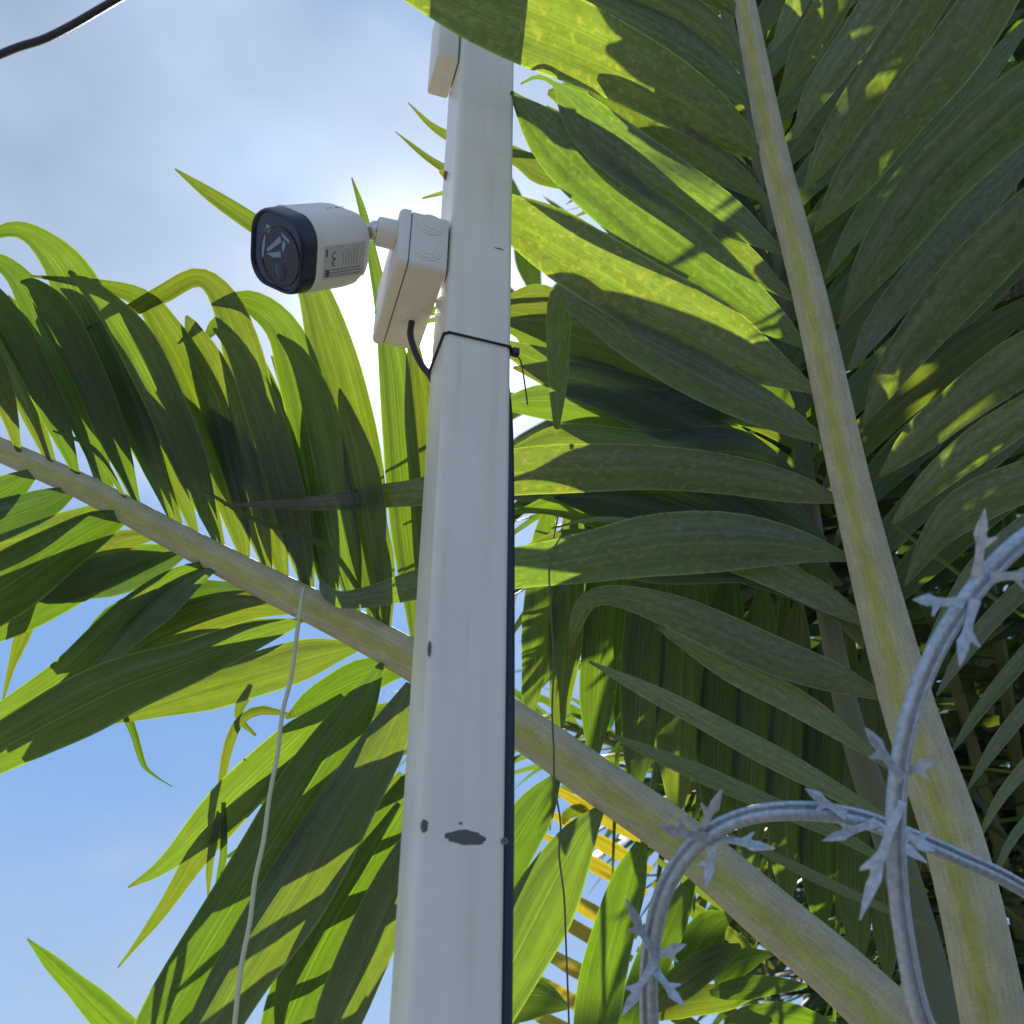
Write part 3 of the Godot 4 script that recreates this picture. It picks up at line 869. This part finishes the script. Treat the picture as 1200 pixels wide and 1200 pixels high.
# another leaf of the same palm, right behind the tall one
func second_frond(t: Node3D):
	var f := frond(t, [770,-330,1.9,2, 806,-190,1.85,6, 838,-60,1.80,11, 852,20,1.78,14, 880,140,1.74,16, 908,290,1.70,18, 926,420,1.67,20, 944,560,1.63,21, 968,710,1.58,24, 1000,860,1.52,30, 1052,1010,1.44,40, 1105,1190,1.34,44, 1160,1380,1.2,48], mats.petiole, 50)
	f.set_meta("label", "shaded frond just behind the tall upright one")
	for k in 15:
		var y := 10.0 + k * 52.0
		var x := 850.0 + k * 9.0 + maxf(0.0, k - 11.0) * 10.0
		var z := 1.78 - k * 0.018
		var dx := rng.randf_range(0.9, 1.1)
		var rx := dx * (1.0 if y < 40.0 or y > 500.0 else (0.5 if y < 290.0 or y > 440.0 else 0.34))
		lf(f, [x, y, 4, x - 60 * rx, y - 45 * rx, 36, x - 140 * rx, y - 85 * rx, 58, x - 220 * rx, y - 120 * rx, 58, x - 290 * rx, y - 140 * rx, 34, x - 340 * rx, y - 148 * rx, 3], z, z + 0.12, lm())
		lf(f, [x + 8, y + 10, 4, x + 50 * dx, y - 55, 32, x + 115 * dx, y - 120, 46, x + 190 * dx, y - 180, 42, x + 260 * dx, y - 230, 20, x + 310 * dx, y - 262, 3], z, z + 0.06, lm())
	for q in [[866, 88, 650, 26, 54], [874, 128, 648, 70, 56], [880, 168, 642, 108, 54], [886, 206, 655, 146, 48], [892, 236, 700, 178, 46], [898, 270, 745, 222, 48], [902, 318, 682, 206, 30], [903, 306, 765, 256, 44], [908, 340, 775, 298, 40], [914, 376, 790, 334, 40]]:  # extra blades, mostly hidden, added to shade the upright frond
		lf(f, [q[0], q[1], 4, lerpf(q[0], q[2], 0.25), lerpf(q[1], q[3], 0.35), q[4] * 0.85, lerpf(q[0], q[2], 0.55), lerpf(q[1], q[3], 0.65), q[4], lerpf(q[0], q[2], 0.85), lerpf(q[1], q[3], 0.92), q[4] * 0.8, q[2], q[3], 6], 1.73, 1.80, lm())
	# blades added behind the level leaflets to throw shade on them
	for q in [[1000, 640, 590, 1.60, 60], [985, 560, 520, 1.58, 64], [990, 690, 640, 1.56, 50], [960, 505, 470, 1.62, 50], [975, 600, 560, 1.68, 60]]:
		lf(f, [q[0] - 30, q[1], 5, q[0] - 120, q[1] - 30, q[4] * 0.9, q[0] - 220, lerpf(q[1], q[2], 0.6), q[4], q[0] - 320, q[2], q[4] * 0.8, q[0] - 385, q[2] + 8, 8], q[3], q[3] + 0.06, lm())
	# lit blades that lie flat between the post and the big leaves
	lf(f, [885,525,5, 800,492,44, 720,462,58, 650,432,46, 600,410,20, 560,395,4], 1.66, 1.72, mats.leaf[1], 5)
	lf(f, [870,490,5, 790,455,40, 715,425,50, 650,402,40, 590,380,14], 1.66, 1.80, mats.leaf[0], -5)
	lf(f, [860,455,5, 780,415,36, 700,385,46, 640,372,40, 570,362,16], 1.70, 1.86, mats.leaf[3], 5)
	lf(f, [670,356,5, 640,344,20, 615,346,19, 590,354,10, 560,362,3], 1.7, 1.74, mats.leaf[3], 5)
	lf(f, [640,185,5, 560,172,14, 512,152,9, 478,120,1], 1.75, 1.85, mats.leaf[3], 5)
	lf(f, [640,260,5, 560,218,14, 508,190,9, 463,154,1], 1.75, 1.88, lm(), 30)
	lf(f, [700,225,5, 640,205,26, 608,185,22, 560,160,4], 1.72, 1.8, mats.leaf[1], 5)

# a leaf behind the post whose leaflets hang straight down
func hanging_frond(t: Node3D):
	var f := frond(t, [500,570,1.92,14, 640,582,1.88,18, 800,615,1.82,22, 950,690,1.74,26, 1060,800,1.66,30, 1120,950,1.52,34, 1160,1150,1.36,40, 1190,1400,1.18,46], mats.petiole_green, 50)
	f.set_meta("label", "frond whose leaflets hang straight down")
	var tips := [[622,845,34], [656,860,36], [697,897,42], [747,930,48], [793,962,50], [840,1008,46], [880,1030,44], [922,1066,46], [961,1106,44], [1005,1146,42], [1040,1160,36]]
	for k in tips.size():
		var x: float = tips[k][0]
		var y: float = tips[k][1]
		var w: float = tips[k][2]
		var y0 := 585.0 + pow(maxf(0.0, (x - 620.0) / 420.0), 1.6) * 190.0
		var x0: float = x + 10.0 - k * 1.0
		lf(f, [x0 + 12, y0, 5, x0 + 6, lerpf(y0, y, 0.2), w * 0.9, x0, lerpf(y0, y, 0.45), w * 1.05, x0 - 4, lerpf(y0, y, 0.7), w, x, lerpf(y0, y, 0.88), w * 0.62, x, y, 2], 1.86 - k * 0.02, 1.74 - k * 0.015, mats.leaf[k % 3], rng.randf_range(-15, 15))
		if k % 2 == 0:
			lf(f, [x0 + 34, y0 + 4, 5, x0 + 30, lerpf(y0, y, 0.3), w * 0.8, x0 + 24, lerpf(y0, y, 0.6), w * 0.8, x0 + 20, lerpf(y0, y, 0.85), 8], 1.92 - k * 0.02, 1.84 - k * 0.015, lm())

# ----------------------------------------------------------------------- palms further back
var leaf_shapes := []

func leaf_shape(k: int) -> ArrayMesh:      # a unit leaflet along +x that droops towards -y at its tip
	if leaf_shapes.is_empty():
		for i in 5:
			var droop: float = [0.05, 0.14, 0.26, 0.42, 0.6][i]
			var pts := []
			for j in 9:
				var s := j / 8.0
				var w := 0.05 * (smoothstep(-0.12, 0.25, s) * (1.0 - pow(s, 2.6)) + 0.01)
				pts.append(Vector4(s * (1.0 - 0.25 * droop * s), -droop * s * s, 0.02 * sin(s * 5.0 + i), w))
			leaf_shapes.append(blade(pts, 0.0, 0.35, Vector3.DOWN, 25.0 - i * 12.0, 5))
	return leaf_shapes[k % 5]

func back_frond(tree: Node3D, a: Array, count: int, ln: float, wid: float, droop: float, m: Array, rm: Material, sweep_on := 0.5) -> MeshInstance3D:
	var q := px(a)
	var f := part("frond", sweep(q, ring(10), 36, Vector3(0.1, 0.3, 0.95)), rm, tree)
	for k in count:
		var t := 0.06 + 0.92 * k / (count - 1.0)
		var c: Vector4 = spline(q, t)
		var c2: Vector4 = spline(q, minf(1.0, t + 0.01))
		var c1: Vector4 = spline(q, t - 0.01)
		var T := Vector3(c2.x - c1.x, c2.y - c1.y, c2.z - c1.z).normalized()
		var out := T.cross(Vector3.UP).normalized()
		var upv := out.cross(T).normalized()
		for sd in [-1, 1]:
			var l := ln * (0.55 + 0.45 * sin(PI * clampf(t * 0.9 + 0.12, 0, 1))) * rng.randf_range(0.88, 1.1)
			var dir: Vector3 = (out * sd + T * sweep_on * (0.6 + t) + upv * rng.randf_range(-0.1, 0.35) + Vector3.DOWN * droop).normalized()
			var zz := dir.cross(Vector3.UP).normalized()
			var yy := zz.cross(dir).normalized()
			var roll := rng.randf_range(-0.5, 0.5)
			var y2 := yy * cos(roll) + zz * sin(roll)
			var z2 := zz * cos(roll) - yy * sin(roll)
			var o := part("leaflet", leaf_shape(rng.randi_range(0, 4)), m[rng.randi() % m.size()], f)
			o.transform = Transform3D(Basis(dir * l, y2 * l, z2 * l * wid), Vector3(c.x, c.y, c.z))
	return f

func build_back_palms():
	# yellowing palm low behind the post
	var y := thing("palm_tree", "palm with yellowing ribbed leaflets low behind the post", "palm tree")
	var yb := at(760, 1500, 2.6)
	part("trunk", sweep([vec4(Vector3(yb.x, 0, yb.z), 0.09), vec4(Vector3(yb.x + 0.02, yb.y * 0.6, yb.z), 0.07), vec4(yb, 0.05)], ring(14), 14, Vector3.BACK), mats.rachis, y)
	var f := frond(y, [772,880,2.5,8, 760,960,2.5,10, 742,1050,2.5,12, 718,1130,2.5,14, 700,1250,2.52,18, 745,1480,2.58,30], mats.petiole_green, 30)
	var ys := [930, 958, 985, 1035, 1062, 1105, 1140, 1175]
	for k in ys.size():
		var yy: float = ys[k]
		var cx := 770.0 - (yy - 930.0) * 0.22
		lf(f, [cx, yy + 62, 8, cx - 45, yy + 38, 17, cx - 85, yy + 15, 15, cx - 112, yy - 1, 9, cx - 128, yy - 10, 2], 2.5, 2.45, mats.yellow, 8)
		lf(f, [cx + 6, yy + 50, 6, cx + 50, yy + 78, 15, cx + 100, yy + 112, 15, cx + 150, yy + 150, 4], 2.5, 2.55, mats.leaf[3], 8)
	lf(f, [735,935,8, 722,912,16, 706,893,13, 696,886,3], 2.5, 2.45, mats.yellow, 8)
	lf(f, [700,962,6, 680,950,15, 664,955,12, 660,966,3], 2.5, 2.4, mats.leaf[3], 10)
	# blade tip in the lower left corner
	lf(f, [260,1290,20, 150,1212,36, 100,1166,28, 62,1130,17, 32,1100,2], 2.2, 2.2, mats.young, 8)
	# far frond with fine leaflets
	var far := thing("palm_tree", "distant palm with fine comb-like leaflets behind the slanting stalk", "palm tree")
	back_frond(far, [1120,1180,4.2,12, 980,1030,4.2,12, 860,950,4.2,11, 740,880,4.2,10, 620,838,4.2,8, 520,822,4.2,4], 46, 0.75, 0.55, 0.1, [mats.leaf[0], mats.leaf[2]], mats.petiole, 0.9)
	var b2 := at(1150, 1600, 4.2)
	part("trunk", sweep([vec4(Vector3(b2.x, 0, b2.z), 0.14), vec4(Vector3(b2.x, b2.y + 0.4, b2.z), 0.1), vec4(at(1120, 1185, 4.2), 0.05)], ring(14), 12, Vector3.BACK), mats.rachis, far)
	# dense palm behind on the right
	var d := thing("palm_tree", "dark dense palm standing in shade behind the tall stalk on the right", "palm tree")
	var root := at(1230, 1260, 2.7)
	part("trunk", sweep([vec4(Vector3(root.x, 0, root.z), 0.13), vec4(Vector3(root.x, root.y * 0.5, root.z), 0.1), vec4(root, 0.07)], ring(14), 14, Vector3.BACK), mats.rachis, d)
	for a in [[800,700,690,640,0.7], [840,600,720,600,0.7], [820,640,640,560,0.8], [920,540,780,480,0.6], [1000,860,840,830,0.7], [1060,960,920,940,0.7], [1100,-60,900,-40,1.0], [1250,-40,1200,-150,1.1], [1180,200,1050,-40,1.0], [1330,300,1340,20,1.0], [1020,380,830,150,1.0], [1120,520,900,320,1.0], [1080,700,860,560,0.9], [1320,620,1420,400,1.0], [1200,560,1150,300,1.0], [1130,900,950,780,0.8], [1330,900,1400,760,0.9]]:  # leading fronds added as shade casters for the hanging leaflets
		var z := rng.randf_range(2.0, 2.9)
		back_frond(d, [1230.0,1260.0,2.7,20, lerpf(1230, a[0], 0.5) + 20, lerpf(1260, a[1], 0.5) + 30, lerpf(2.7, z, 0.5),16, a[0], a[1], z,12, lerpf(a[0], a[2], 0.6), lerpf(a[1], a[3], 0.6) - 20, z,8, a[2], a[3], z - 0.1,3], 28, 0.62 * a[4], 1.0, 0.3, mats.leaf_shade, mats.petiole_green)
	var e := thing("palm_tree", "tall palm far behind closing the view at the right edge", "palm tree")
	var rb := at(1050, 1300, 4.6)
	part("trunk", sweep([vec4(Vector3(rb.x, 0, rb.z), 0.16), vec4(Vector3(rb.x, rb.y * 0.5, rb.z), 0.13), vec4(rb, 0.09)], ring(14), 14, Vector3.BACK), mats.rachis, e)
	for a in [[960,0,760,-120], [1080,-120,1000,-240], [980,260,860,120], [1000,480,880,430], [1000,700,800,700], [1200,100,1340,-60], [1180,380,1340,300], [1180,700,1330,760], [940,900,820,900], [1080,250,960,80], [1120,600,1200,420]]:
		var z := rng.randf_range(3.8, 5.0)
		back_frond(e, [1050.0,1300.0,4.6,22, lerpf(1050, a[0], 0.5) + 20, lerpf(1300, a[1], 0.5) + 20, lerpf(4.6, z, 0.5),16, a[0], a[1], z,11, lerpf(a[0], a[2], 0.6), lerpf(a[1], a[3], 0.6) - 20, z,7, a[2], a[3], z - 0.1,3], 26, 1.0, 0.9, 0.3, mats.leaf_shade, mats.petiole_green)
	build_thicket()

func build_thicket():
	# leaf mass that closes the view behind the palms
	var mm := MultiMesh.new()
	mm.transform_format = MultiMesh.TRANSFORM_3D
	mm.mesh = leaf_shape(1)
	var xs := []
	rng.seed = 31
	while xs.size() < 2000:
		var x := rng.randf_range(620, 1500)
		var yy := rng.randf_range(-350, 1350)
		var edge := 690.0 + 60.0 * sin(yy * 0.012) + (120.0 if yy > 780.0 else 0.0) + maxf(0.0, 250.0 - yy) * 0.25
		if x < edge or (yy > 1000.0 and x < 830.0):
			continue
		var z := rng.randf_range(5.5, 8.5)
		var dir := Vector3(rng.randf_range(-1, 1), rng.randf_range(-0.8, 0.6), rng.randf_range(-1, 1)).normalized()
		var zz := dir.cross(Vector3.UP).normalized()
		var y2 := zz.cross(dir)
		var l := rng.randf_range(0.7, 1.3)
		xs.append(Transform3D(Basis(dir * l, y2 * l, zz * l * 1.3), at(x, yy, z)))
	mm.instance_count = xs.size()
	for i in xs.size():
		mm.set_instance_transform(i, xs[i])
	var o := MultiMeshInstance3D.new()
	o.name = "foliage"
	o.multimesh = mm
	o.material_override = mats.leaf_shade[0]
	o.set_meta("kind", "stuff")
	o.set_meta("label", "dark mass of far foliage behind the palms")
	o.set_meta("category", "foliage")
	add_child(o)

# ======================================================================= razor wire
func build_razor_wire():
	var t := thing("razor_wire", "galvanised razor wire coil with paired barbs curling in front of the palm", "razor wire")
	var prof := PackedVector2Array([Vector2(-0.8, -0.6), Vector2(0.0, -0.75), Vector2(0.8, -0.55), Vector2(1.0, -0.1), Vector2(0.92, 0.2), Vector2(0.72, 0.36), Vector2(0.52, 0.34), Vector2(0.42, 0.05), Vector2(0.26, 0.05), Vector2(0.16, 0.44), Vector2(-0.15, 0.62), Vector2(-0.55, 0.5), Vector2(-0.88, 0.18), Vector2(-1.0, -0.2)])
	var z := 0.74
	var a := part("coil_loop", sweep(px([1560,540,0.84,24, 1420,545,0.80,24, 1290,575,0.77,24, 1200,632,0.75,24, 1148,684,0.745,24, 1102,752,0.74,23, 1070,828,0.74,23, 1053,910,0.74,23, 1050,1000,0.74,23, 1060,1100,0.74,23, 1085,1205,0.745,23, 1150,1330,0.76,23, 1300,1460,0.79,23, 1480,1500,0.84,23]), prof, 90), mats.zinc, t)
	var b := part("coil_loop", sweep(px([790,1520,1.02,21, 772,1380,0.98,21, 764,1250,0.94,22, 760,1150,0.92,22, 768,1080,0.90,22, 785,1030,0.89,22, 820,985,0.88,22, 870,958,0.875,21, 930,950,0.87,23, 1000,957,0.88,22, 1060,978,0.90,21, 1120,1003,0.93,20, 1200,1042,0.97,19, 1330,1130,1.03,18, 1420,1300,1.08,18]), prof, 90), mats.zinc, t)
	# barbs: foot, tip, depth, which side the spur is on
	for q in [[1146,668,1152,598,0.742,-1], [1120,706,1066,704,0.735,1], [1168,676,1222,672,0.735,-1], [1140,712,1122,782,0.738,1],
			[1052,905,1010,852,0.735,1], [1050,955,1006,1078,0.735,-1], [1060,905,1094,892,0.745,-1], [1060,975,1094,1000,0.745,1]]:
		barb(a, q)
	for q in [[820,978,846,922,0.875,1], [822,980,772,970,0.87,-1], [845,982,908,996,0.88,1], [836,990,826,1038,0.878,-1],
			[766,1118,730,1052,0.90,1], [768,1120,802,1108,0.905,-1], [762,1135,728,1190,0.905,-1], [770,1140,800,1180,0.91,1],
			[985,952,940,924,0.87,1], [1020,966,966,985,0.875,-1], [1030,968,1084,1012,0.885,1]]:
		barb(b, q)

func barb(parent: Node3D, q: Array):
	var p0 := at(q[0], q[1], q[4])
	var p1 := at(q[2], q[3], float(q[4]) - 0.012)
	var L := p0.distance_to(p1)
	var x := (p1 - p0) / L
	var nrm := (eye - p0).normalized()
	nrm = (nrm + (rt * 0.35 + up * 0.2) * float(q[5])).normalized()
	var y := nrm.cross(x).normalized() * float(q[5])
	var n := x.cross(y).normalized()
	var w := 0.0088
	var o := PackedVector2Array()
	for v in [[-0.14, -0.5], [0.0, -0.45], [0.12, -0.36], [0.30, -0.33], [0.46, -0.36], [0.60, -0.62], [0.80, -0.36], [1.0, -0.04], [1.0, 0.04], [0.82, 0.30], [0.68, 0.44], [0.60, 0.36], [0.54, 0.5], [0.60, 1.2], [0.56, 1.25], [0.46, 0.75], [0.36, 0.38], [0.22, 0.34], [0.08, 0.38], [0.0, 0.45], [-0.14, 0.5]]:
		o.append(Vector2(v[0] * L, v[1] * w))
	var tri := Geometry2D.triangulate_polygon(o)
	var st := SurfaceTool.new()
	st.begin(Mesh.PRIMITIVE_TRIANGLES)
	st.set_smooth_group(-1)
	var h := 0.0006
	for side in [-1.0, 1.0]:
		for i in range(0, tri.size(), 3):
			for k in 3:
				var v := o[tri[i + (k if side > 0 else 2 - k)]]
				st.add_vertex(p0 + x * v.x + y * v.y + n * (h * side) + n * (0.004 * (v.x / L) * (v.x / L)))
	for i in o.size():
		var v1 := o[i]
		var v2 := o[(i + 1) % o.size()]
		var a1 := p0 + x * v1.x + y * v1.y + n * (0.004 * (v1.x / L) * (v1.x / L))
		var a2 := p0 + x * v2.x + y * v2.y + n * (0.004 * (v2.x / L) * (v2.x / L))
		for v in [a1 - n * h, a2 - n * h, a1 + n * h, a2 - n * h, a2 + n * h, a1 + n * h]:
			st.add_vertex(v)
	st.generate_normals()
	part("barb", st.commit(), mats.zinc, parent)

# ======================================================================= strings
func build_strings():
	var s := thing("hanging_string", "pale green string hanging from the left frond below the rachis", "string")
	part("strand", cable([at(356, 690, 1.43), at(353, 706, 1.40), at(347, 750, 1.37), at(341, 795, 1.345), at(331, 835, 1.32), at(325, 885, 1.29), at(316, 932, 1.26), at(309, 985, 1.23), at(299, 1030, 1.20), at(293, 1080, 1.175), at(283, 1130, 1.15), at(277, 1180, 1.13), at(274, 1210, 1.12), at(262, 1330, 1.06)], 0.0029, 40, 7), mats.twine, s)
	var v := thing("hanging_vine", "thin dark vine hanging right of the post", "vine")
	part("strand", cable([at(655, 600, 1.42), at(644, 660, 1.32), at(646, 720, 1.27), at(649, 775, 1.26), at(647, 830, 1.26), at(649, 880, 1.255), at(650, 920, 1.25), at(657, 965, 1.245), at(655, 1000, 1.24), at(661, 1050, 1.23), at(663, 1100, 1.22), at(667, 1210, 1.2), at(668, 1320, 1.18)], 0.0012, 40, 6), mats.vine, v)
